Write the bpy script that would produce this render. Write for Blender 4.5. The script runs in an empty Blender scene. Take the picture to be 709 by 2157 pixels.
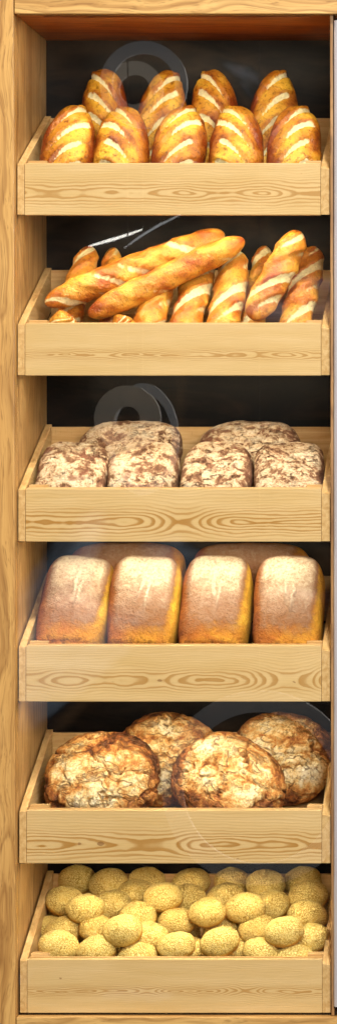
import bpy, bmesh, math, random
import numpy as np
from mathutils import Vector, Matrix, noise as mn

S = bpy.context.scene
COL = S.collection
R = math.radians
D = 6.07                       # camera distance to the front plane (y = 0)
CX, CZ = 1.133, 1.197          # camera axis

# ------------------------------------------------------------------ camera
cam = bpy.data.cameras.new("camera")
co = bpy.data.objects.new("camera", cam); COL.objects.link(co)
co.location = (CX, -D, CZ); co.rotation_euler = (R(90), 0, 0)
cam.sensor_fit = 'VERTICAL'; cam.sensor_height = 24
cam.lens = 24 * D / 2.157
cam.shift_x = (354.5 - 1133) / 2157; cam.shift_y = -118.5 / 2157
cam.clip_end = 100
S.camera = co

# ------------------------------------------------------------------ world
w = bpy.data.worlds.new("World"); S.world = w; w.use_nodes = True
nt = w.node_tree; nt.nodes.clear()
o = nt.nodes.new('ShaderNodeOutputWorld'); bg = nt.nodes.new('ShaderNodeBackground')
tc = nt.nodes.new('ShaderNodeTexCoord'); nz = nt.nodes.new('ShaderNodeTexNoise')
mp = nt.nodes.new('ShaderNodeMapping'); mp.inputs['Scale'].default_value = (9, 3, 16); mp.inputs['Rotation'].default_value = (0, .6, 0)
cr = nt.nodes.new('ShaderNodeValToRGB')
e_ = cr.color_ramp.elements.new(.56); e_.color = (.22, .125, .065, 1); e_ = cr.color_ramp.elements.new(.61); e_.color = (.03, .03, .035, 1)
cr.color_ramp.elements[0].position = .50; cr.color_ramp.elements[0].color = (.012, .010, .009, 1)
cr.color_ramp.elements[3].position = .72; cr.color_ramp.elements[3].color = (.75, .90, 1.1, 1)
nz.inputs['Scale'].default_value = 1.0; nz.inputs['Detail'].default_value = 5; nz.inputs['Distortion'].default_value = 1.6
nt.links.new(tc.outputs['Generated'], mp.inputs[0]); nt.links.new(mp.outputs[0], nz.inputs['Vector'])
nt.links.new(nz.outputs[0], cr.inputs[0]); nt.links.new(cr.outputs[0], bg.inputs[0]); nt.links.new(bg.outputs[0], o.inputs[0])
bg.inputs[1].default_value = 0.8

# ------------------------------------------------------------------ lamps
def area(name, loc, target, size, power, color):
    l = bpy.data.lights.new(name, 'AREA'); l.shape = 'DISK'; l.size = size; l.energy = power; l.color = color
    ob = bpy.data.objects.new(name, l); COL.objects.link(ob); ob.location = loc
    ob.rotation_euler = (Vector(target) - Vector(loc)).to_track_quat('-Z', 'Y').to_euler()
    return ob
area('ceiling_spot', (1.9, -5.0, 8.3), (.35, .1, 1.05), .9, 960, (1, .93, .80))
area('fill_light', (2.3, -5.0, 2.6), (.35, .1, 1.05), 2.4, 262, (1, .93, .82))  # added fill lamp out of view, brightening the cabinet from the right
S.view_settings.view_transform = 'Standard'; S.view_settings.look = 'None'
S.view_settings.exposure = 0; S.view_settings.gamma = 1

# ================================================================== helpers
def k(y): return (D + y) / D
def at(px, py, y=0.0):
    return Vector((CX + (px/1000 - CX)*k(y), y, CZ + ((2157-py)/1000 - CZ)*k(y)))

def tag(o, label=None, cat=None, group=None, kind=None):
    if label: o['label'] = label
    if cat: o['category'] = cat
    if group: o['group'] = group
    if kind: o['kind'] = kind
    return o
def empty(name, loc, **kw):
    o = bpy.data.objects.new(name, None); COL.objects.link(o); o.location = loc; o.empty_display_size = .05
    return tag(o, **kw)
def link(name, me, mat=None, parent=None, smooth=False):
    o = bpy.data.objects.new(name, me); COL.objects.link(o)
    if mat: me.materials.append(mat)
    if smooth: me.shade_smooth()
    if parent:
        o.parent = parent; o.location = -parent.location if parent.type == 'EMPTY' and not parent.parent else (0,0,0)
    return o
def boxmesh(name, verts8, bevel=.0015):
    """verts8: bottom 4 (ccw) then top 4, world coords"""
    bm = bmesh.new()
    v = [bm.verts.new(p) for p in verts8]
    for f in ((3,2,1,0),(4,5,6,7),(0,1,5,4),(1,2,6,5),(2,3,7,6),(3,0,4,7)):
        bm.faces.new([v[i] for i in f])
    bmesh.ops.recalc_face_normals(bm, faces=bm.faces)
    if bevel: bmesh.ops.bevel(bm, geom=list(bm.edges), offset=bevel, segments=2, affect='EDGES', profile=.6)
    me = bpy.data.meshes.new(name); bm.to_mesh(me); bm.free(); return me
def box(name, x0, x1, y0, y1, z0, z1, mat, parent=None, bevel=.0015):
    return link(name, boxmesh(name, [(x0,y0,z0),(x1,y0,z0),(x1,y1,z0),(x0,y1,z0),(x0,y0,z1),(x1,y0,z1),(x1,y1,z1),(x0,y1,z1)], bevel), mat, parent)

# ------------------------------------------------------------------ node kit
class G:
    def __init__(s, name):
        s.m = bpy.data.materials.new(name); s.m.use_nodes = True; s.t = s.m.node_tree; s.t.nodes.clear()
        s.out = s.n('ShaderNodeOutputMaterial'); s.b = s.n('ShaderNodeBsdfPrincipled'); s.l(s.b.outputs[0], s.out.inputs[0])
    def n(s, t): return s.t.nodes.new(t)
    def l(s, a, b): s.t.links.new(a, b)
    def put(s, sock, v):
        if hasattr(v, 'is_output'): s.l(v, sock)
        else: sock.default_value = v
    def math(s, op, a, b=0.0, c=None):
        n = s.n('ShaderNodeMath'); n.operation = op; s.put(n.inputs[0], a); s.put(n.inputs[1], b)
        if c is not None: s.put(n.inputs[2], c)
        return n.outputs[0]
    def obj(s): return s.n('ShaderNodeTexCoord').outputs['Object']
    def map(s, v, scale=(1,1,1), loc=(0,0,0), rot=(0,0,0)):
        n = s.n('ShaderNodeMapping'); s.l(v, n.inputs[0]); n.inputs['Scale'].default_value = scale
        n.inputs['Location'].default_value = loc; n.inputs['Rotation'].default_value = rot; return n.outputs[0]
    def noise(s, v, scale, detail=4, rough=.5, dist=0, col=False):
        n = s.n('ShaderNodeTexNoise'); s.put(n.inputs['Vector'], v); n.inputs['Scale'].default_value = scale
        n.inputs['Detail'].default_value = detail; n.inputs['Roughness'].default_value = rough; n.inputs['Distortion'].default_value = dist
        return n.outputs[1 if col else 0]
    def vor(s, v, scale, feat='DISTANCE_TO_EDGE', out=0):
        n = s.n('ShaderNodeTexVoronoi'); n.feature = feat; s.l(v, n.inputs['Vector']); n.inputs['Scale'].default_value = scale
        return n.outputs[out]
    def ramp(s, f, stops):
        n = s.n('ShaderNodeValToRGB'); s.put(n.inputs[0], f); e = n.color_ramp.elements
        while len(e) < len(stops): e.new(.5)
        for i, (p, c) in enumerate(stops):
            e[i].position = p; c = (c, c, c) if not isinstance(c, tuple) else c; e[i].color = (*c, 1)
        return n.outputs[0]
    def mix(s, f, a, b, mode='MIX'):
        n = s.n('ShaderNodeMix'); n.data_type = 'RGBA'; n.blend_type = mode
        s.put(n.inputs[0], f)
        for i, v in ((6, a), (7, b)):
            if isinstance(v, tuple): v = (*v, 1)
            s.put(n.inputs[i], v)
        return n.outputs[2]
    def attr(s, name):
        n = s.n('ShaderNodeAttribute'); n.attribute_name = name; return n.outputs['Fac']
    def sep(s, v):
        n = s.n('ShaderNodeSeparateXYZ'); s.l(v, n.inputs[0]); return n.outputs
    def warp(s, v, scale, amt):
        c = s.noise(v, scale, 3, .5, 0, True)
        a = s.n('ShaderNodeVectorMath'); a.operation = 'SUBTRACT'; s.l(c, a.inputs[0]); a.inputs[1].default_value = (.5,.5,.5)
        m = s.n('ShaderNodeVectorMath'); m.operation = 'SCALE'; s.l(a.outputs[0], m.inputs[0]); m.inputs['Scale'].default_value = amt
        d = s.n('ShaderNodeVectorMath'); d.operation = 'ADD'; s.l(v, d.inputs[0]); s.l(m.outputs[0], d.inputs[1]); return d.outputs[0]
    def seeded(s, v):
        """shift the pattern by the object's random number so copies differ"""
        r = s.n('ShaderNodeObjectInfo').outputs['Random']
        m = s.math('MULTIPLY', r, 37.0)
        d = s.n('ShaderNodeVectorMath'); d.operation = 'ADD'; s.l(v, d.inputs[0]); s.l(m, d.inputs[1]); return d.outputs[0]
    def bump(s, h, dist, strength=1.0, prev=None):
        n = s.n('ShaderNodeBump'); s.put(n.inputs['Height'], h); n.inputs['Distance'].default_value = dist
        n.inputs['Strength'].default_value = strength
        if prev is not None: s.l(prev, n.inputs['Normal'])
        return n.outputs[0]
    def done(s, col, rough=.5, nrm=None, spec=.5, **kw):
        s.put(s.b.inputs['Base Color'], (*col, 1) if isinstance(col, tuple) else col)
        s.put(s.b.inputs['Roughness'], rough); s.b.inputs['Specular IOR Level'].default_value = spec
        if nrm is not None: s.l(nrm, s.b.inputs['Normal'])
        for a, v in kw.items(): s.put(s.b.inputs[a], v)
        return s.m

# ------------------------------------------------------------------ wood
def pine(name, seed, zc, strength=1.0, amp=.030, freq=165, fx=7.0, base=(.67,.495,.245), spread=.030):
    """plain-sawn board: rings cut through near the heart give eyes and flames along the line z = zc"""
    g = G(name); x, y, z = g.sep(g.obj())
    cx = g.n('ShaderNodeCombineXYZ'); g.l(x, cx.inputs[0]); cx.inputs[1].default_value = seed; cx.inputs[2].default_value = 0
    n1 = g.noise(cx.outputs[0], fx, 1.6, .40)                   # wander of the heart along the board
    a = g.math('MULTIPLY', g.math('SUBTRACT', n1, .5), amp*2.6)
    n1b = g.noise(cx.outputs[0], 31.0, 1.0, .5)
    a = g.math('ADD', g.math('ADD', a, amp*.22), g.math('MULTIPLY', g.math('SUBTRACT', n1b, .5), .0045))
    cz2 = g.n('ShaderNodeCombineXYZ'); g.l(x, cz2.inputs[0]); cz2.inputs[1].default_value = seed+9; g.l(g.math('MULTIPLY', z, 4), cz2.inputs[2])
    wob = g.math('MULTIPLY', g.math('SUBTRACT', g.noise(cz2.outputs[0], 11, 2, .5), .5), .014)
    zz = g.math('ADD', g.math('SUBTRACT', z, zc), wob)
    # flatten rings strongly: line spacing widens in x, narrows in z
    r = g.math('SQRT', g.math('ADD', g.math('POWER', a, 2.0), g.math('POWER', zz, 2.0)))
    fine = g.map(g.obj(), (3, 3, 260)); fib = g.noise(fine, 3.0, 3, .6)
    ph = g.math('FRACT', g.math('ADD', g.math('MULTIPLY', r, freq), g.math('MULTIPLY', fib, .12)))
    line = g.ramp(ph, [(0, .15), (.12, 0.0), (.45, .10), (.62, .85), (.90, 1.0), (1.0, .15)])
    fade = g.ramp(g.math('DIVIDE', g.math('ABSOLUTE', zz), spread), [(0, 1.0), (.40, .85), (.85, .26), (1.0, .18)])
    f = g.math('MULTIPLY', g.math('MULTIPLY', line, fade), strength*1.0)
    broad = g.noise(g.map(g.obj(), (4, 4, 30), (seed, 0, 0)), 1.3, 3, .55)
    c0 = g.mix(g.ramp(broad, [(.3, 0.0), (.7, 1.0)]), base, tuple(b*q for b, q in zip(base, (.90, .86, .74))))
    c = g.mix(f, c0, (.38, .19, .035))
    c = g.mix(g.math('MULTIPLY', g.ramp(fib, [(.50, 0.0), (.72, 1.0)]), .22), c, (.40, .25, .09))
    kn = g.noise(g.map(g.obj(), (1, 1, 1.6), (seed*3, 0, 0)), 42, 0)
    c = g.mix(g.ramp(kn, [(.83, 0.0), (.86, .7)]), c, (.22, .10, .03))
    nrm = g.bump(fib, .0006, .5, g.bump(line, .0004, .3))
    return g.done(c, .52, nrm, .35)

def oak(name, axis, c1, c2, dark, seed=0.0, rough=.45):
    g = G(name); v = g.map(g.obj(), loc=(seed, seed, seed*.7))
    sc = [1, 1, 1]; sc[axis] = .09
    w = g.warp(g.map(v, tuple(1.0 if i != axis else .35 for i in range(3))), 5, .16)
    big = g.noise(g.map(w, tuple(sc)), 26, 3, .55, .7)
    fin = g.noise(g.map(w, tuple(3*s_ if i != axis else .22 for i, s_ in enumerate((1,1,1)))), 42, 4, .65)
    sc2 = [1, 1, 1]; sc2[axis] = .035
    pore = g.noise(g.map(w, tuple(sc2)), 330, 2, .5)
    ring = g.math('FRACT', g.math('MULTIPLY', g.noise(g.map(w, tuple(1.0 if i != axis else .16 for i in range(3))), 6.5, 2, .45), 13.0))
    c = g.mix(g.ramp(big, [(.32, 0.0), (.68, 1.0)]), c1, c2)
    c = g.mix(g.math('MULTIPLY', g.ramp(ring, [(.0, 0.0), (.55, .12), (.85, .9), (1.0, 0.0)]), .62), c, dark)
    c = g.mix(g.math('MULTIPLY', g.ramp(fin, [(.47, 0.0), (.70, 1.0)]), .55), c, dark)
    c = g.mix(g.math('MULTIPLY', g.ramp(pore, [(.55, 0.0), (.68, 1.0)]), .45), c, tuple(d*.6 for d in dark))
    return g.done(c, rough, g.bump(pore, .0008, .5), .4)

M = {}
M['frame_v'] = oak('oak_upright', 2, (.62,.37,.125), (.50,.27,.080), (.22,.09,.02))
M['frame_h'] = oak('oak_rail', 0, (.66,.42,.155), (.55,.31,.10), (.25,.11,.025), 3.1)
M['inner'] = oak('oak_lining', 2, (.56,.36,.15), (.42,.245,.085), (.20,.09,.025), 6.3, .4)
M['ceil'] = oak('oak_ceiling', 0, (.62,.22,.045), (.48,.14,.025), (.17,.04,.01), 9.7, .4)
M['jamb'] = oak('oak_jamb', 2, (.42,.24,.10), (.30,.16,.06), (.12,.05,.02), 4.4)
def trayset(i, seed, strength, amp, freq, fx, spread, zc):
    return pine('pine_front_%s' % 'abcdef'[i], seed, zc, strength, amp, freq, fx, spread=spread)
def plainpine(name, axis, base, seed):
    g = G(name); sc = [30, 30, 30]; sc[axis] = 2.0
    n = g.noise(g.map(g.obj(), tuple(sc), (seed,)*3), 3, 4, .6, .6)
    c = g.mix(g.ramp(n, [(.35, 0.0), (.66, 1.0)]), base, tuple(b*q for b, q in zip(base, (.74, .64, .48))))
    sc[axis] = 60; p = g.noise(g.map(g.obj(), (140,140,25)), 2, 2)
    c = g.mix(g.math('MULTIPLY', g.ramp(p, [(.64, 0.0), (.70, 1.0)]), .35), c, (.30,.16,.06))
    return g.done(c, .55, g.bump(n, .0006, .5), .3)
M['pine_side'] = plainpine('pine_side', 1, (.64,.45,.21), 1)
M['pine_back'] = plainpine('pine_back', 0, (.62,.42,.19), 5)
M['pine_floor'] = plainpine('pine_floor', 0, (.50,.32,.14), 8)

g = G('dark_back_wall'); n1 = g.noise(g.map(g.obj(), (2.2, 1, 9)), 1.4, 6, .6, 1.8)
n2 = g.noise(g.obj(), 240, 2)
c = g.mix(g.ramp(n1, [(.42, 0.0), (.78, 1.0)]), (.0015,.0015,.002), (.022,.013,.008))
M['back'] = g.done(c, .30, g.bump(n2, .0004, .2), .12)

g = G('satin_steel'); n = g.noise(g.map(g.obj(), (400, 400, 3)), 1, 2)
M['steel'] = g.done(g.mix(n, (.60,.58,.66), (.74,.73,.79)), .45, None, .5, Metallic=.35)
g = G('dark_gap'); M['gap'] = g.done((.03,.025,.03), .7)

# glass: clear with a faint mirror
g = G('clear_glass'); t = g.t; t.nodes.remove(g.b)
tr = g.n('ShaderNodeBsdfTransparent'); gl = g.n('ShaderNodeBsdfGlossy'); gl.inputs['Roughness'].default_value = .012
gl.inputs['Color'].default_value = (1,1,1,1)
lw = g.n('ShaderNodeLayerWeight'); lw.inputs['Blend'].default_value = .5
fz = g.math('ADD', g.math('MULTIPLY', g.math('POWER', lw.outputs['Facing'], 5.0), .96), .04)
mx = g.n('ShaderNodeMixShader'); g.l(fz, mx.inputs[0]); g.l(tr.outputs[0], mx.inputs[1]); g.l(gl.outputs[0], mx.inputs[2])
g.l(mx.outputs[0], g.out.inputs[0]); M['glass'] = g.m

# ------------------------------------------------------------------ bread materials
def bread_gold(name, lo, mid, hi, pale, gloss=.42, speck=.5):
    g = G(name); v = g.seeded(g.obj()); w = g.warp(v, 14, .05)
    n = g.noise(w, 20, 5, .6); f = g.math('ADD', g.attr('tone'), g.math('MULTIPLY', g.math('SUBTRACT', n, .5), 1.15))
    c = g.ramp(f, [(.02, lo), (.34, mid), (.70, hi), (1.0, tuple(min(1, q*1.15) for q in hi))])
    sp = g.noise(v, 120, 3, .6); c = g.mix(g.math('MULTIPLY', g.ramp(sp, [(.52, 0.0), (.70, 1.0)]), speck), c, tuple(q*.45 for q in lo))
    pn = g.noise(w, 60, 4, .6)
    pf = g.ramp(g.math('ADD', g.attr('pale'), g.math('MULTIPLY', g.math('SUBTRACT', pn, .5), .7)), [(.34, 0.0), (.50, 1.0)])
    c = g.mix(pf, c, g.mix(g.ramp(g.noise(v, 160, 2), [(.35, 0.0), (.65, 1.0)]), pale, tuple(q*.80 for q in pale)))
    h = g.math('ADD', g.noise(v, 190, 4, .6), g.math('MULTIPLY', n, 1.5))
    r = g.mix(pf, (gloss,)*3, (.75,)*3)
    return g.done(c, r, g.bump(h, .0035, .9), .5)
M['batard'] = bread_gold('golden_crust', (.22,.038,.005), (.50,.18,.013), (.76,.44,.040), (.88,.79,.46), .24, .75)
M['baguette'] = bread_gold('baguette_crust', (.32,.055,.008), (.60,.20,.020), (.80,.42,.055), (.92,.78,.40), .28, .5)

g = G('floured_rye_crust'); v = g.seeded(g.obj()); w = g.warp(g.warp(v, 18, .03), 70, .010)
n = g.noise(g.map(w, (1, 1, 1.6)), 26, 6, .66, .4); n2 = g.noise(w, 70, 5, .7)
c = g.ramp(g.math('SUBTRACT', g.math('ADD', g.math('MULTIPLY', n, .55), g.math('MULTIPLY', n2, .45)), g.math('ADD', g.math('MULTIPLY', g.attr('rim'), .075), .012)), [(.40, (.13,.045,.022)), (.455, (.30,.155,.08)), (.475, (.64,.46,.27)), (.52, (.74,.60,.40)), (.62, (.80,.71,.54))])
red = g.ramp(g.noise(w, 17, 3, .6), [(.60, 0.0), (.66, 1.0)])
c = g.mix(g.math('MULTIPLY', red, .80), c, (.20,.050,.030))
ck = g.math('ABSOLUTE', g.math('SUBTRACT', g.noise(g.map(w, (1, 1, 1.8)), 32, 3, .55), .5))
ck = g.math('MULTIPLY', g.ramp(ck, [(.0, 1.0), (.022, 0.0)]), g.ramp(g.noise(v, 20, 2), [(.44, 0.0), (.54, 1.0)]))
c = g.mix(g.math('MULTIPLY', ck, .85), c, (.10,.035,.018))
n3 = g.noise(v, 230, 3, .6); c = g.mix(g.math('MULTIPLY', g.ramp(n3, [(.50, 0.0), (.62, 1.0)]), .55), c, (.30,.17,.085))
M['rye'] = g.done(g.mix(.18, c, (.30,.20,.13)), .85, g.bump(g.math('SUBTRACT', n2, ck), .006, 1.0), .2)

g = G('tin_loaf_crust'); v = g.seeded(g.obj()); fl = g.attr('flour'); tn = g.attr('tone')
n = g.noise(v, 26, 5, .6, .6); n2 = g.noise(v, 170, 4, .65); cr_ = g.noise(g.warp(v, 40, .03), 85, 4, .7)
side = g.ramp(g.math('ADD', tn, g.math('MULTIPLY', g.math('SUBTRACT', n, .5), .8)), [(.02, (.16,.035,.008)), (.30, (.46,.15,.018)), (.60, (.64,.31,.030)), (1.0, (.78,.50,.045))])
side = g.mix(g.math('MULTIPLY', g.math('MULTIPLY', g.ramp(cr_, [(.40, 1.0), (.50, 0.0)]), .8), g.attr('crumb')), side, (.16,.055,.010))
wr = g.noise(g.map(g.warp(v, 25, .03), (1, 1, 1.3)), 62, 5, .7)
ff = g.math('ADD', fl, g.math('ADD', g.math('MULTIPLY', g.math('SUBTRACT', n, .5), .5), g.math('MULTIPLY', g.math('SUBTRACT', wr, .5), .7)))
dust = g.ramp(ff, [(.10, (.26,.085,.014)), (.34, (.28,.135,.060)), (.56, (.35,.22,.14)), (.80, (.51,.39,.27)), (1.0, (.72,.63,.46))])
dust = g.mix(g.math('MULTIPLY', g.ramp(n2, [(.47, 0.0), (.62, 1.0)]), .45), dust, (.32,.16,.085))
f = g.ramp(g.math('ADD', fl, g.math('MULTIPLY', g.math('SUBTRACT', wr, .5), .5)), [(.04, 0.0), (.34, 1.0)])
c = g.mix(f, side, dust)
M['tin'] = g.done(c, .7, g.bump(g.math('ADD', g.math('ADD', n2, wr), g.math('MULTIPLY', cr_, g.attr('crumb'))), .005, 1.0), .3)

g = G('rustic_crust'); v = g.seeded(g.obj()); w = g.warp(g.warp(v, 11, .05), 55, .012)
n = g.noise(g.map(w, (.8, 1, 1.2), rot=(0, .5, 0)), 11, 7, .66, .3); n2 = g.noise(w, 60, 6, .72)
f = g.math('ADD', g.math('MULTIPLY', n, .70), g.math('MULTIPLY', n2, .30)); f = g.math('ADD', f, g.math('SUBTRACT', g.math('MULTIPLY', g.attr('ridge'), .10), g.math('ADD', g.math('MULTIPLY', g.attr('rim'), .10), .012)))
c = g.ramp(f, [(.36, (.09,.026,.009)), (.42, (.34,.105,.020)), (.47, (.60,.28,.065)), (.52, (.76,.53,.22)), (.57, (.86,.72,.42)), (.66, (.92,.86,.66))])
ck = g.math('ABSOLUTE', g.math('SUBTRACT', g.noise(g.map(w, (.7, 1, 1.4), rot=(0, .6, 0)), 17, 3, .5), .5))
ck = g.math('MULTIPLY', g.ramp(ck, [(.0, 1.0), (.012, .9), (.028, 0.0)]), g.ramp(g.noise(v, 11, 2), [(.40, 0.0), (.48, 1.0)]))
ck2 = g.math('ABSOLUTE', g.math('SUBTRACT', g.noise(w, 48, 3, .55), .5))
ck2 = g.math('MULTIPLY', g.ramp(ck2, [(.0, 1.0), (.025, 0.0)]), g.ramp(g.noise(v, 24, 2), [(.48, 0.0), (.58, .9)]))
cc = g.math('MAXIMUM', ck, ck2); c = g.mix(g.math('MULTIPLY', cc, .62), c, (.09,.030,.009))
n3 = g.noise(v, 170, 4, .65); c = g.mix(g.math('MULTIPLY', g.ramp(n3, [(.50, 0.0), (.62, 1.0)]), .55), c, (.26,.12,.03))
M['rustic'] = g.done(c, .62, g.bump(g.math('SUBTRACT', n3, cc), .004, .9, g.bump(f, .02, .7)), .4)

g = G('crackled_bun_crust'); v = g.seeded(g.obj()); w = g.warp(v, 70, .014)
e = g.vor(w, 190); e2 = g.vor(g.warp(v, 120, .01), 330)
n = g.noise(v, 22, 4, .6); top = g.attr('top')
c = g.mix(g.ramp(n, [(.35, 0.0), (.65, 1.0)]), (.78,.49,.075), (.84,.60,.13))
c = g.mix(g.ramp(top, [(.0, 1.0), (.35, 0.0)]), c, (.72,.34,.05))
plate = g.ramp(e, [(.03, 0.0), (.16, 1.0)])
pm = g.math('MULTIPLY', plate, g.ramp(g.math('ADD', top, g.math('MULTIPLY', g.math('SUBTRACT', n, .5), .8)), [(.25, 0.0), (.55, .85)]))
c = g.mix(pm, c, (.91,.75,.28))
lines = g.math('MULTIPLY', g.ramp(e, [(.0, 1.0), (.11, 0.0)]), g.ramp(g.noise(v, 45, 3), [(.36, .1), (.58, .9)]))
c = g.mix(lines, c, (.36,.21,.035))
c = g.mix(g.math('MULTIPLY', g.ramp(e2, [(.0, 1.0), (.06, 0.0)]), .22), c, (.42,.26,.07))
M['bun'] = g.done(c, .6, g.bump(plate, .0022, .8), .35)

# ================================================================== cabinet
cab = empty('display_cabinet', (0, 0, 0), label='tall oak veneer bread display cabinet with a dark back wall holding six pine trays', cat='cabinet')
FY = -.030                                  # front face of the frame
CD = .375                                   # inner depth
zt = 2.157 - .033; zb = 2.157 - 2.136
def quadbox(name, xl0, xr0, xl1, xr1, y0, y1, z0, z1, mat, parent, bevel=.0012):
    return link(name, boxmesh(name, [(xl0,y0,z0),(xr0,y0,z0),(xr0,y1,z0),(xl0,y1,z0),(xl1,y0,z1),(xr1,y0,z1),(xr1,y1,z1),(xl1,y1,z1)], bevel), mat, parent)
quadbox('upright_board', -.25, .0385, -.25, .0335, FY, .0, -.03, 2.30, M['frame_v'], cab)
box('top_rail', .036, 1.15, FY+.002, .0, zt, 2.30, M['frame_h'], cab)
box('bottom_rail', .040, 1.15, FY+.002, .0, -.06, zb-.002, M['frame_h'], cab)
quadbox('side_wall', .012, .0375, .008, .0335, .001, CD, -.03, 2.29, M['inner'], cab)
box('ceiling_panel', .034, .6975, .002, CD, zt+.0015, 2.16, M['ceil'], cab)
box('bottom_panel', .038, .6995, .002, CD, -.03, zb-.004, M['inner'], cab)
box('back_wall', -.02, 1.0, CD+.001, CD+.02, -.05, 2.30, M['back'], cab)
quadbox('partition_board', .6975, .7035, .6945, .7005, -.012, CD-.002, zb-.001, zt-.0005, M['jamb'], cab)
gp = box('glass_pane', .0395, .6965, -.0105, -.0065, zb, zt-.001, M['glass'], cab, 0)

# steel post of the neighbouring showcase
post = empty('door_post', (.75, 0, 0), label='pale grey satin metal post standing against the right edge of the cabinet', cat='post')
bm = bmesh.new(); pts = []
for i in range(9):
    a = math.pi + i/8*math.pi/2
    pts.append((  .7150 + .0125*math.cos(a), -.012 + .012*math.sin(a)))
pts += [(.85, -.024), (.85, .02), (.706, .02)]
lo = [bm.verts.new((x, y, .040)) for x, y in pts]; hi_ = [bm.verts.new((x, y, 2.157-.046)) for x, y in pts]
for i in range(len(pts)):
    j = (i+1) % len(pts); bm.faces.new([lo[i], lo[j], hi_[j], hi_[i]])
bm.faces.new(lo[::-1]); bm.faces.new(hi_); bmesh.ops.recalc_face_normals(bm, faces=bm.faces)
me = bpy.data.meshes.new('metal_sleeve'); bm.to_mesh(me); bm.free(); link('metal_sleeve', me, M['steel'], post)
box('gap_fill', .705, .85, .021, .04, .024, 2.157-.0345, M['gap'], post, 0)  # near-black box standing in for the dark gap behind the post

# ------------------------------------------------------------------ added glowing rings and the tube lamps, seen only as reflections in the glass
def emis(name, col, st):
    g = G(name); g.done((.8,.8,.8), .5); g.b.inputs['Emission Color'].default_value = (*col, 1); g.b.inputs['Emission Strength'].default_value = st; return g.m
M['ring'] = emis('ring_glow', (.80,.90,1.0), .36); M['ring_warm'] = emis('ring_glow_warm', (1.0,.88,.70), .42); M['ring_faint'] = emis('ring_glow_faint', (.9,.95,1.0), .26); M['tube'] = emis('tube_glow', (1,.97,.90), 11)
GY = -.0085
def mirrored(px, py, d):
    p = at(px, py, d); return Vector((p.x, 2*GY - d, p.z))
def added_ring(px, py, r_out, r_in, d, mat, label, squash=1.0):  # glowing ring added out of view to put a ring reflection on the glass
    c = mirrored(px, py, d); s_ = k(d)/1000; t = empty('added_ring', c, label=label, cat='lamp', group='glowing rings added for their reflections')
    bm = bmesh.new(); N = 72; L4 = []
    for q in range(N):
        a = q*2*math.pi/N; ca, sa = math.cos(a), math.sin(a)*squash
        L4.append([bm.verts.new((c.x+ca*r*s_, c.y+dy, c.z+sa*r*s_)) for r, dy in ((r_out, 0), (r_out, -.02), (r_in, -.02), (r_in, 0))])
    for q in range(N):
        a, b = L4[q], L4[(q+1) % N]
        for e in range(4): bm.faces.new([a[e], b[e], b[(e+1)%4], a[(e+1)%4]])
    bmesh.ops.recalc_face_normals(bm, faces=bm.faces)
    me = bpy.data.meshes.new('ring_band'); bm.to_mesh(me); bm.free(); link('ring_band', me, mat, t)
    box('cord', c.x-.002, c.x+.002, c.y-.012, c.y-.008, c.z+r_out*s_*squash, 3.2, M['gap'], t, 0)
added_ring(302, 178, 92, 66, 3.4, M['ring'], 'wide pale added glow ring mirrored in the glass above the top loaves')
added_ring(283, 188, 60, 32, 3.7, M['ring_warm'], 'small added glow ring mirrored in the glass inside the wide ring above the top loaves')
added_ring(268, 882, 70, 26, 3.4, M['ring_warm'], 'thick added glow ring mirrored in the dark glass above the floured loaves')
added_ring(300, 925, 76, 62, 3.9, M['ring'], 'thin added glow ring mirrored behind the thick ring above the floured loaves', 1.55)
added_ring(545, 1660, 205, 160, 3.4, M['ring_faint'], 'very large added glow ring mirrored as an arch over the round loaves')
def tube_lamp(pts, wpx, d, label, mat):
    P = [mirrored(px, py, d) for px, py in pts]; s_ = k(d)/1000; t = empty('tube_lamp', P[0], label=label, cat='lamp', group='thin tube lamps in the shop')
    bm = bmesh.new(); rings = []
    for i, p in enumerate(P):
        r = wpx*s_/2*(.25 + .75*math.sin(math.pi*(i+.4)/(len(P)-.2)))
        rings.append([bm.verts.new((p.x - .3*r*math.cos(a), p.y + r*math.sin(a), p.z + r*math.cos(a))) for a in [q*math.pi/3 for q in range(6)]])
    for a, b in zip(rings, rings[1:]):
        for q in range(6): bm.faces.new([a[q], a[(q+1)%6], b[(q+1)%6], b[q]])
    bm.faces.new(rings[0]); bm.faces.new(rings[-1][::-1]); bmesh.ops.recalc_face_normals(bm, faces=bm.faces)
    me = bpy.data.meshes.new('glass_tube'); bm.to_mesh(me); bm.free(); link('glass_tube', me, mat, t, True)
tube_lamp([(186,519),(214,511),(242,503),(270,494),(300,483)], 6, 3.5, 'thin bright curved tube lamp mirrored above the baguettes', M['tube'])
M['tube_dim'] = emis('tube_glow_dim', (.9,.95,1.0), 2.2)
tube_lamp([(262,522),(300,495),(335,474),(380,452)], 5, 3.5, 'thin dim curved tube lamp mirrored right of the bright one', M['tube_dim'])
# ================================================================== trays
LED_W = 1.2
def led(parent, z, x0, x1, power=LED_W, y=.034):
    """a slim strip lamp fixed behind the upper edge of a compartment, shining down and back on the bread"""
    box('light_strip', x0, x1, y-.007, y+.005, z+(.0005 if parent is not cab else .006), z+(.0065 if parent is not cab else .0085), M['strip' if parent is not cab else 'ceil'], parent, .0005)
    l = bpy.data.lights.new('strip_lamp', 'AREA'); l.shape = 'RECTANGLE'; l.size = x1-x0; l.size_y = .008; l.energy = power; l.color = (1, .82, .56)
    o = bpy.data.objects.new('strip_lamp', l); COL.objects.link(o); o.location = ((x0+x1)/2, y, z-.0015)
    o.rotation_euler = (R(22), 0, 0)
g = G('strip_housing'); M['strip'] = g.done((.75,.75,.72), .5)
led(cab, zt-.008, .09, .65, LED_W*.9, .02)  # ceiling strip added to brighten the top loaves, housing in the ceiling colour
RISE, TD = .140, .335
SL = RISE/TD
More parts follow.
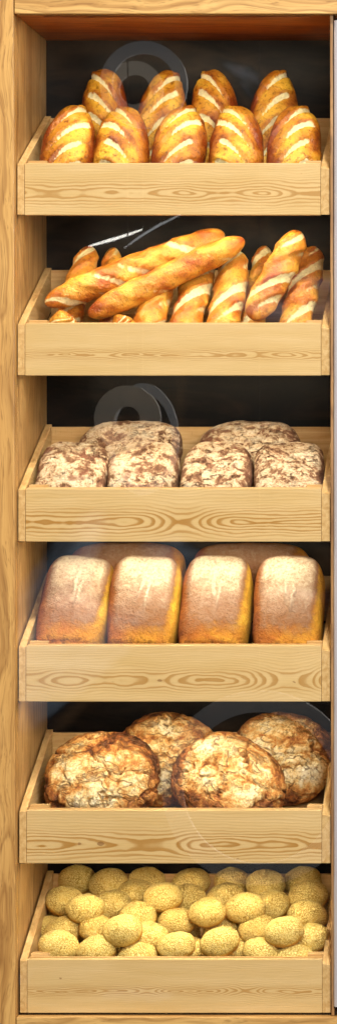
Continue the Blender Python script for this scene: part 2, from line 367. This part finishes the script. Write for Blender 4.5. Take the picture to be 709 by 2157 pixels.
#        x0    x1    ytop  ybot  (pixels)  pine pattern
TR = [(37.0, 693.0, 345, 453, dict(seed=2.3, strength=.80, amp=.043, freq=185, fx=2.9, spread=.042, dz=-.062)),
      (38.0, 694.0, 682, 791, dict(seed=5.7, strength=.80, amp=.021, freq=330, fx=7.0, spread=.019, dz=-.066)),
      (39.0, 694.5, 1030, 1141, dict(seed=11.2, strength=1.0, amp=.052, freq=160, fx=3.2, spread=.042, dz=-.070)),
      (40.0, 695.0, 1361, 1478, dict(seed=17.9, strength=.85, amp=.038, freq=200, fx=4.0, spread=.032, dz=-.072)),
      (41.0, 695.5, 1708, 1819, dict(seed=11.6, strength=1.0, amp=.052, freq=160, fx=3.2, spread=.042, dz=-.072)),
      (42.5, 696.5, 2022, 2134, dict(seed=5.2, strength=.80, amp=.021, freq=330, fx=7.0, spread=.019, dz=-.066))]
whats = ['nine slashed golden loaves', 'a heap of baguettes', 'floured dark loaves', 'flour dusted tin loaves', 'big round crusty loaves', 'a pile of crackled yellow buns']
TRAY = []
T = .0145
for i, (x0, x1, yt, yb, pp) in enumerate(TR):
    X0, X1 = x0/1000, x1/1000; Z1 = (2157-yt)/1000; Z0 = (2157-yb)/1000
    t = empty('bread_tray', ((X0+X1)/2, 0, Z0), label='sloping pine wood tray holding ' + whats[i], cat='tray', group='pine trays in the display cabinet')
    dz = pp.pop('dz'); fm = trayset(i, zc=Z1+dz, **pp)
    # front panel stands between the ends of the side panels
    box('front_panel', X0+T+.0005, X1-.019-.0005, .0012, .018, Z0, Z1+.001, fm, t, .0016)
    # lip along the inner top edge and small corner blocks
    box('top_lip', X0+T+.002, X1-.021, .0185, .024, Z1-.03, Z1+.0035, M['pine_back'], t, .001)
    box('corner_block', X0+T+.004, X0+T+.043, .0245, .050, Z1-.06, Z1+.0090, M['pine_back'], t, .001)
    box('corner_block', X1-.019-.033, X1-.0195, .0245, .050, Z1-.06, Z1+.0090, M['pine_back'], t, .001)
    zbk = Z0 + SL*TD
    for (a, b) in ((X0, X0+T), (X1-.019, X1)):
        n = boxmesh('side_panel', [(a,0,Z0+.0005),(b,0,Z0+.0005),(b,TD,zbk+.015),(a,TD,zbk+.015),
                                   (a,0,Z1-.0015 - (.006 if a > .3 else 0)),(b,0,Z1-.0015-(.010 if a > .3 else 0)),(b,TD,Z1+RISE),(a,TD,Z1+RISE)], .0012)
        link('side_panel', n, M['pine_side'], t)
    zf = Z0+.012
    box('back_panel', X0+T+.0005, X1-.0195, TD-.014, TD-.001, Z1+RISE-.105, Z1+RISE-.006, M['pine_back'], t)
    n = boxmesh('floor_board', [(X0+T+.0005,.0185,zf-.008+SL*.0185),(X1-.0195,.0185,zf-.008+SL*.0185),(X1-.0195,TD-.0145,zf-.008+SL*(TD-.0145)),(X0+T+.0005,TD-.0145,zf-.008+SL*(TD-.0145)),
                                (X0+T+.0005,.0185,zf+SL*.0185),(X1-.0195,.0185,zf+SL*.0185),(X1-.0195,TD-.0145,zf+SL*(TD-.0145)),(X0+T+.0005,TD-.0145,zf+SL*(TD-.0145))], 0)
    link('floor_board', n, M['pine_floor'], t)
    if i < 5: led(t, Z0+.009, X0+.05, X1-.05)
    TRAY.append((X0, X1, Z0, Z1, zf))

# ================================================================== bread geometry
def ico(sub):
    bm = bmesh.new(); bmesh.ops.create_icosphere(bm, subdivisions=sub, radius=1)
    v = np.array([p.co[:] for p in bm.verts]); f = [[q.index for q in fc.verts] for fc in bm.faces]; bm.free(); return v, f
ICO = {s: ico(s) for s in (5, 6)}
def nse(P, scale, seed, oct=3):
    out = np.empty(len(P)); off = Vector((seed*7.31, seed*3.17, seed*5.53))
    for i, p in enumerate(P): out[i] = mn.fractal(Vector(p)*scale + off, 1.0, 2.0, oct)
    return out
def mesh_of(name, V, F, attrs):
    me = bpy.data.meshes.new(name); me.from_pydata(V.tolist(), [], F)
    for n, a in attrs.items():
        at_ = me.attributes.new(n, 'FLOAT', 'POINT'); at_.data.foreach_set('value', a.astype(np.float32))
    me.shade_smooth(); return me
def superell(dv, a, b, c, p):
    r = (np.abs(dv[:,0])**p + np.abs(dv[:,1])**p + np.abs(dv[:,2])**p)**(-1/p)
    return dv * r[:,None] * np.array([a, b, c])
def smooth(a, b, x):
    t = np.clip((x-a)/(b-a), 0, 1); return t*t*(3-2*t)

# local frame of a loaf: X width, Z long axis (up the slope), -Y the crust seen by the viewer
def batard(seed, flip=1, a=.0585, b=.043, c=.122):
    dv, F = ICO[5]; V = superell(dv, a, b, c, 2.15)
    x, z = V[:,0]/a, V[:,2]/c; front = smooth(.25, -.25, dv[:,1])
    n = nse(V, 16, seed); V = V + dv*(n*.0035)[:,None]
    pale = np.zeros(len(V)); disp = np.zeros(len(V)); tone = .50 + .32*n
    for zi in (.66+.04*math.sin(seed), .24+.04*math.cos(seed*2), -.20, -.64):
        s = (V[:,2]/c - zi - flip*.50*x + .24*x*x)
        t = (s + .04*n)/.055
        wx = smooth(.90, .55, np.abs(x + flip*.04 + .10*math.sin(seed*3+zi*9)))
        groove = np.exp(-(t*t))*wx*front
        ear = np.exp(-((t-1.55)/.7)**2)*wx*front
        below = np.exp(-((t+1.5)/.8)**2)*wx*front
        pale = np.maximum(pale, groove*(.36+.64*smooth(-.6, .3, flip*x)))
        disp += -.0070*groove + .0065*ear + .0012*below
        tone += .20*below - .22*ear
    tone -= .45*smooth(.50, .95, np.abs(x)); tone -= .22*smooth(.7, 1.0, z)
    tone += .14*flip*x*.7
    V = V + dv*disp[:,None]
    V[:,0] *= 1 - .06*smooth(.1, 1, V[:,2]/c) + .02*n
    V[:,1] = np.minimum(V[:,1], b*.72)
    return mesh_of('slashed_loaf', V, F, {'tone': tone, 'pale': pale})

def rye(seed, a=.076, b=.060, c=.105, p=4.3):
    dv, F = ICO[5]; V = superell(dv, a, b, c, p)
    n = nse(V, 14, seed, 4); n2 = nse(V, 45, seed+3, 3)
    V = V + dv*(n*.0055 + n2*.0012)[:,None]; V[:,0] *= 1 - .07*smooth(.2, 1, V[:,2]/c); V[:,1] = np.minimum(V[:,1], b*.8)
    return mesh_of('rye_loaf', V, F, {'rim': smooth(.74, 1.0, np.abs(V[:,0])/a)})

def tin(seed, a=.0745, b=.058, c=.125, p=4.2, horiz=False):
    dv, F = ICO[6 if not horiz else 5]
    V = superell(dv, a, b, c, p)
    x, y, z = V[:,0]/a, V[:,1]/b, V[:,2]/c
    n = nse(V, 11, seed, 3)
    # domed crown towards the viewer and a broken, crumbly seam towards the foot end
    dome = smooth(1.15, 0, np.sqrt(x*x+z*z))*smooth(.2, -1, y)
    V[:,1] -= dome*.012
    V[:,0] *= 1 - .06*smooth(.3, -1, z) + .015
    crumb = np.zeros(len(V)) if horiz else smooth(-.62, -.80, z)*smooth(.3, -.1, y)
    n2 = nse(V, 60, seed+5, 4)
    seam = 0 if horiz else np.exp(-((z+.80+.03*n)/.035)**2)*smooth(.2, -.2, y)
    crack = 0 if horiz else sum(np.exp(-(((x - xo + .10*z*q + .05*nse_)/.040)**2))*smooth(z0-.35, z0-.05, z)*smooth(z0+.42, z0+.10, z) for xo, q, z0, nse_ in ((-.05, -2.0, .25, n*3), (.14, -1.5, .05, n2)))
    d = n*.003 + n2*.0016*crumb - .004*seam + .0065*crack*smooth(0, -.5, y)
    V = V + dv*d[:,None]
    rr = np.maximum(np.abs(x), 0)
    fl = smooth(-.25, -.85, y)*(1 - smooth(.62, .97, rr))*(1-.6*smooth(.86, 1.0, z))*(.30 + .70*smooth(-.60, .75, z) - .10*smooth(-.3,-.9,x))
    if not horiz: fl *= smooth(-.72+.0, -.38, z + .5*n*.2)
    else: fl *= .55
    if not horiz: fl = fl*(1 + .45*crack)
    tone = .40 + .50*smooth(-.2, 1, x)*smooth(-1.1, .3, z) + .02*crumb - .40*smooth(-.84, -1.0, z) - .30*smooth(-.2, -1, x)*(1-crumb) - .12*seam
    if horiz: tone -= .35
    return mesh_of('tin_loaf', V, F, {'flour': fl, 'tone': tone, 'crumb': crumb*.9 + .15})

def rustic(seed, a=.125, b=.070, c=.122):
    dv, F = ICO[6]; V = superell(dv, a, b, c, 2.25)
    n = nse(V, 7, seed, 2)
    q = V + np.stack([nse(V, 10, seed+1, 2), nse(V, 10, seed+2, 2), nse(V, 10, seed+4, 2)], 1)*.030
    rg = 1 - np.abs(nse(q, 12, seed+6, 3))*2.2
    rg2 = 1 - np.abs(nse(q, 30, seed+8, 3))*2
    V = V + dv*(n*.006 - smooth(.78, 1, rg)*.0085 + rg2*.0026)[:,None]
    V[:,1] = np.minimum(V[:,1], b*.75)
    return mesh_of('round_loaf', V, F, {'ridge': -.6*smooth(.80, 1, rg)+.30, 'rim': smooth(.72, 1.0, np.sqrt((V[:,0]/a)**2+(V[:,2]/c)**2))})

def bun(seed, a=.0425, b=.0335, c=.0305):
    dv, F = ICO[5]; V = superell(dv, a, b, c, 2.1)
    n = nse(V, 30, seed, 3); n2 = nse(V, 90, seed+3, 2)
    V = V + dv*(n*.0022 + n2*.0006)[:,None]; V[:,2] = np.maximum(V[:,2], -c*.85)
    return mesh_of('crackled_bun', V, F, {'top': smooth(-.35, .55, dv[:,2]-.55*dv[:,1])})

def baguette(seed, p0, p1, r, sag=0.0, flat=.9, score=1.0):
    """loft from p0 to p1 in world space; returned around its own middle"""
    p0, p1 = Vector(p0), Vector(p1); L = (p1-p0).length; mid = (p0+p1)/2
    dv, F = ICO[5]; V = np.array(dv)
    t = np.clip(dv[:,2]*1.0, -1, 1)
    hl = L/2
    # capsule-like: stretch sphere along the axis
    ang = np.arctan2(dv[:,1], dv[:,0]); tt = t
    prof = np.sqrt(np.clip(1 - np.abs(tt)**6, 0, 1))*(1-.12*tt*tt)
    s = tt*hl
    n = nse(np.stack([np.cos(ang)*r, np.sin(ang)*r, s], 1), 22, seed, 3)
    rr = r*prof*(1 + .10*n)
    front = smooth(.55, -.30, np.sin(ang))
    pale = np.zeros(len(V)); tone = .48 + .40*n
    ns = max(3, int(L/.052)); disp = 0
    xl = np.cos(ang)
    for i in range(ns):
        si = -hl + (i+.5)*L/ns
        u = (s - si - xl*r*1.25 + .004*n)/(.24*L/ns)
        m = np.exp(-u*u)*front
        ear = np.exp(-((u-1.3)/.5)**2)*front
        pale = np.maximum(pale, score*m*(.50+.32*np.sin(i*2.3+seed)+.25*xl)); disp = disp + score*(.0036*ear - .0028*m); tone += -.10*ear
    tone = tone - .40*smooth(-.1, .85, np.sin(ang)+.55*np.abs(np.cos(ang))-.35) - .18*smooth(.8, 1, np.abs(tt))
    rr = rr + disp*prof
    V[:,0] = np.cos(ang)*rr; V[:,1] = np.sin(ang)*rr*flat; V[:,2] = s
    V[:,0] += sag*(1-tt*tt)
    me = mesh_of('baguette', V, F, {'tone': tone, 'pale': pale})
    zax = (p1-p0).normalized(); yax = Vector((0, 1, .25)); xax = yax.cross(zax).normalized(); yax = zax.cross(xax).normalized()
    rot = Matrix((xax, yax, zax)).transposed().to_4x4()
    return me, Matrix.Translation(mid) @ rot

def place(name, me, mat, mtx, **kw):
    o = bpy.data.objects.new(name, me); COL.objects.link(o)
    if not me.materials: me.materials.append(mat)
    o.matrix_world = mtx; return tag(o, **kw)

def settle(me, ti, px, top, lean, roll=0, yaw=0, lift=0):
    """rest the loaf on the tray floor, moved back up the slope until its top reads at the photographed height"""
    X0, X1, Z0, Z1, zf = TRAY[ti]
    rot = Matrix.Rotation(R(-(90-lean)), 4, 'X') @ Matrix.Rotation(R(roll), 4, 'Y') @ Matrix.Rotation(R(yaw), 4, 'Z')
    P = np.array([(rot @ v.co)[:] for v in me.vertices])
    lo_, hi_ = -.1, .5
    for _ in range(40):
        y = (lo_+hi_)/2
        z = zf + np.max(SL*(P[:,1]+y) - P[:,2]) + lift
        yy = P[:,1]+y; zz = P[:,2]+z
        py = 2157 - 1000*np.min(-(CZ + (zz-CZ)*D/(D+yy)))*-1
        py = 2157 - 1000*np.max(CZ + (zz-CZ)*D/(D+yy))
        if py > top: lo_ = y
        else: hi_ = y
    if y + P[:,1].min() < .028 and lean > 20: return settle(me, ti, px, top, lean-1.5, roll, yaw, lift)
    if y + P[:,1].max() > .317:                 # back row: propped against the back panel and the loaves below
        y = .317 - P[:,1].max(); yy = P[:,1]+y
        z += max(0, (CZ + ((2157-top)/1000-CZ)*k(y)) - (z + P[:,2].max()))
    x = CX + (px/1000-CX)*k(y)
    print('settle', me.name, ti, px, 'y %.3f  front %.3f back %.3f lean %.0f' % (y, y+P[:,1].min(), y+P[:,1].max(), lean))
    return Matrix.Translation((x, y, z)) @ rot

random.seed(4)
ordn = ['first', 'second', 'third', 'fourth', 'fifth']
# -------- tray 1: slashed golden loaves
slant = lambda s: 'slashes rising to the right' if s > 0 else 'slashes falling to the right'
for j, (px, top, fl, roll) in enumerate([(143, 221, 1, 3), (256, 222, -1, -1), (377, 221, 1, 3), (496, 222, -1, -1), (618, 222, 1, 0)]):
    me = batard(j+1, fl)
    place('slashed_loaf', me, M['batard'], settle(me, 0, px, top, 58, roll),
          label='golden slashed loaf, %s from the left in the front row of the top tray' % ordn[j], cat='bread', group='slashed loaves in the top tray')
for j, (px, top, fl, roll) in enumerate([(221, 146, -1, -4), (337, 147, 1, 6), (452, 146, -1, -5), (571, 147, 1, 4)]):
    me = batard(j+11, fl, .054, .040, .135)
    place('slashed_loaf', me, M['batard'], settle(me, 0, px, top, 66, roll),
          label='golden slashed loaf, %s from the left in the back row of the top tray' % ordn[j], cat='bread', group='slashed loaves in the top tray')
# -------- tray 2: baguettes  (bottom end px,py,y) (top end px,py,y) radius label
BG = [((95, 640, .075), (472, 492, .155), .0315, 'long pale baguette lying slantwise on top of the heap behind another long one'),
      ((186, 664, .055), (514, 505, .120), .0285, 'long brown baguette lying slantwise in front across the other baguettes'),
      ((132, 720, .100), (192, 521, .250), .029, 'baguette whose dark tip stands up at the far left behind the long ones'),
      ((228, 720, .130), (240, 523, .260), .024, 'small reddish baguette tip between the leftmost baguette and the long pale one'),
      ((150, 664, .062), (118, 700, .060), .030, 'baguette end showing below the left tip of the long pale baguette'),
      ((262, 664, .060), (250, 705, .056), .024, 'orange baguette end just above the tray edge under the long brown one'),
      ((300, 745, .030), (352, 545, .170), .034, 'baguette standing under the long ones, left of the wider pale one'),
      ((372, 745, .030), (434, 535, .200), .034, 'pale standing baguette right under the crossing of the two long ones'),
      ((452, 745, .030), (498, 530, .190), .035, 'upright baguette standing just right of the tip of the long brown one'),
      ((517, 740, .120), (557, 519, .250), .026, 'thin baguette half hidden behind the big slanting one on the right'),
      ((529, 672, .030), (630, 488, .110), .0325, 'big baguette leaning to the right with a dark upper tip'),
      ((606, 745, .040), (662, 522, .190), .034, 'baguette standing furthest right beside the end of the tray')]
for j, (a, b, r, lab) in enumerate(BG):
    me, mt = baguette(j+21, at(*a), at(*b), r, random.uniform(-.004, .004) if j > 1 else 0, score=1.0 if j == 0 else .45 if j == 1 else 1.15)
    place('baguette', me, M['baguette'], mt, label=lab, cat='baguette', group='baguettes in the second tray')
# -------- tray 3: floured rye
for j, px in enumerate((154, 303, 455, 608)):
    me = rye(j+41, .0750, .046, .088)
    place('rye_loaf', me, M['rye'], settle(me, 2, px, 930, 42, (2, 0, -1, -2)[j]),
          label='white floured dark loaf, %s from the left in the front row of the third tray' % ordn[j], cat='bread', group='floured dark loaves in the third tray')
for j, px in enumerate((276, 526)):
    me = rye(j+51, .110, .048, .080, 3.0)
    place('rye_loaf', me, M['rye'], settle(me, 2, px, 886, 40),
          label='wide floured dark loaf on the %s of the back row in the third tray' % ('left', 'right')[j], cat='bread', group='floured dark loaves in the third tray')
# -------- tray 4: tin loaves
for j, px in enumerate((161, 305, 454, 607)):
    me = tin(j+61, .0745 + .001*math.sin(j*2), .058, .125 + .002*math.cos(j*3))
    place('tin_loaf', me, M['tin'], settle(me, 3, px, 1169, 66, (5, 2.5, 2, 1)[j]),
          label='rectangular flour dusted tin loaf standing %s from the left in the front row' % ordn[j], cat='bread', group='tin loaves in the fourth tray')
for j, px in enumerate((268, 529)):
    me = tin(j+71, .126, .044, .075, 4.0, True)
    place('tin_loaf', me, M['tin'], settle(me, 3, px, 1143, 75),
          label='brown wide tin loaf lying behind the %s pair of standing tin loaves' % ('left', 'right')[j], cat='bread', group='tin loaves in the fourth tray')
# -------- tray 5: big rounds
for j, (px, top, lean, lab) in enumerate([(214, 1540, 60, 'big round crusty loaf at the left front of the fifth tray'),
                                          (481, 1540, 60, 'big round crusty loaf at the right front of the fifth tray'),
                                          (352, 1499, 64, 'dark round crusty loaf peeking out between the two big front loaves'),
                                          (588, 1499, 64, 'dark round crusty loaf behind on the far right of the fifth tray')]):
    me = rustic(j+81, *( (.122 + .004*j,.062,.106) if j < 2 else (.114,.050,.105)))
    place('round_loaf', me, M['rustic'], settle(me, 4, px, top, lean, (0, 40, 0, 12)[j]), label=lab, cat='bread', group='round loaves in the fifth tray')
# -------- tray 6: buns   (px, py, height above the tray floor, label hint)
BN = [(162,1853,.085),(229,1862,.095),(309,1857,.085),(402,1860,.085),(488,1858,.085),(558,1864,.098),(636,1856,.085),
      (138,1900,.085),(236,1906,.085),(288,1884,.085),(395,1892,.085),(475,1893,.085),(570,1907,.085),(648,1888,.10),
      (179,1914,.125),(344,1890,.125),(436,1922,.125),(516,1914,.125),
      (290,1931,.10),(646,1930,.10),(372,1943,.085),
      (134,1962,.070),(205,1958,.085),(258,1961,.120),(314,1974,.085),(470,1962,.06),(541,1958,.085),(597,1963,.120),(655,1976,.085),
      (124,1994,.090),(203,2003,.090),(290,2019,.085),(371,1994,.090),(462,1985,.095),(548,2006,.085),(620,2022,.085)]
X0, X1, Z0, Z1, zf = TRAY[5]
protos = [bun(j+91, .0420*s_, .034, .0318*s_) for j, s_ in enumerate((1.0, 1.04, .97, 1.02, .96, 1.05))]
rowname = lambda py: 'rear' if py < 1880 else 'upper middle' if py < 1935 else 'lower middle' if py < 1980 else 'front'
rows = {}
for (px, py, h) in BN: rows.setdefault(rowname(py), []).append(px)
nth = ['leftmost', 'second', 'third', 'fourth', 'fifth', 'sixth', 'seventh', 'eighth', 'ninth', 'tenth', 'eleventh', 'twelfth', 'thirteenth']
def bun_at(px, py, h, j, **kw):
    lo_, hi_ = -.1, .5
    for _ in range(40):
        y = (lo_+hi_)/2; z = zf + SL*y + h; q = 2157 - 1000*(CZ+(z-CZ)*D/(D+y))
        if q > py: lo_ = y
        else: hi_ = y
    if y < .068:
        y = .068; h = max(.036, at(px, py, y).z - zf - SL*y)
    p = at(px, py, y)
    rot = Matrix.Rotation(R(random.uniform(12, 32)), 4, 'X') @ Matrix.Rotation(R(random.uniform(-16, 16)), 4, 'Y') @ Matrix.Rotation(R(random.uniform(-9, 9)), 4, 'Z')
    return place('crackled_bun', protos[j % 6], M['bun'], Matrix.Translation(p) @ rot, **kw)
for j, (px, py, h) in enumerate(BN):
    rn = rowname(py); q = sorted(rows[rn]).index(px)
    pos = nth[q] + (' from the left' if q else '')
    extra = ' lying on top' if h >= .12 else ''
    bun_at(px, py, h, j, label='crackled bun%s, %s in the %s row' % (extra, pos, rn), cat='bun', group='crackled buns in the bottom tray')
for j in range(28):                     # the layer underneath, seen through the gaps
    px = 110 + (j % 7)*88 + random.uniform(-8, 8) + (j//7 % 2)*20; y = .060 + (j//7)*.075
    if px > 665: continue
    p = Vector((CX + (px/1000-CX)*k(y), y, zf+SL*y+.038))
    place('crackled_bun', protos[(j*5+2) % 6], M['bun'], Matrix.Translation(p) @ Matrix.Rotation(R(random.uniform(10, 30)), 4, 'X'),
          label='crackled bun buried under the others, glimpsed through the gaps of the pile', cat='bun', group='buried buns at the bottom of the pile')
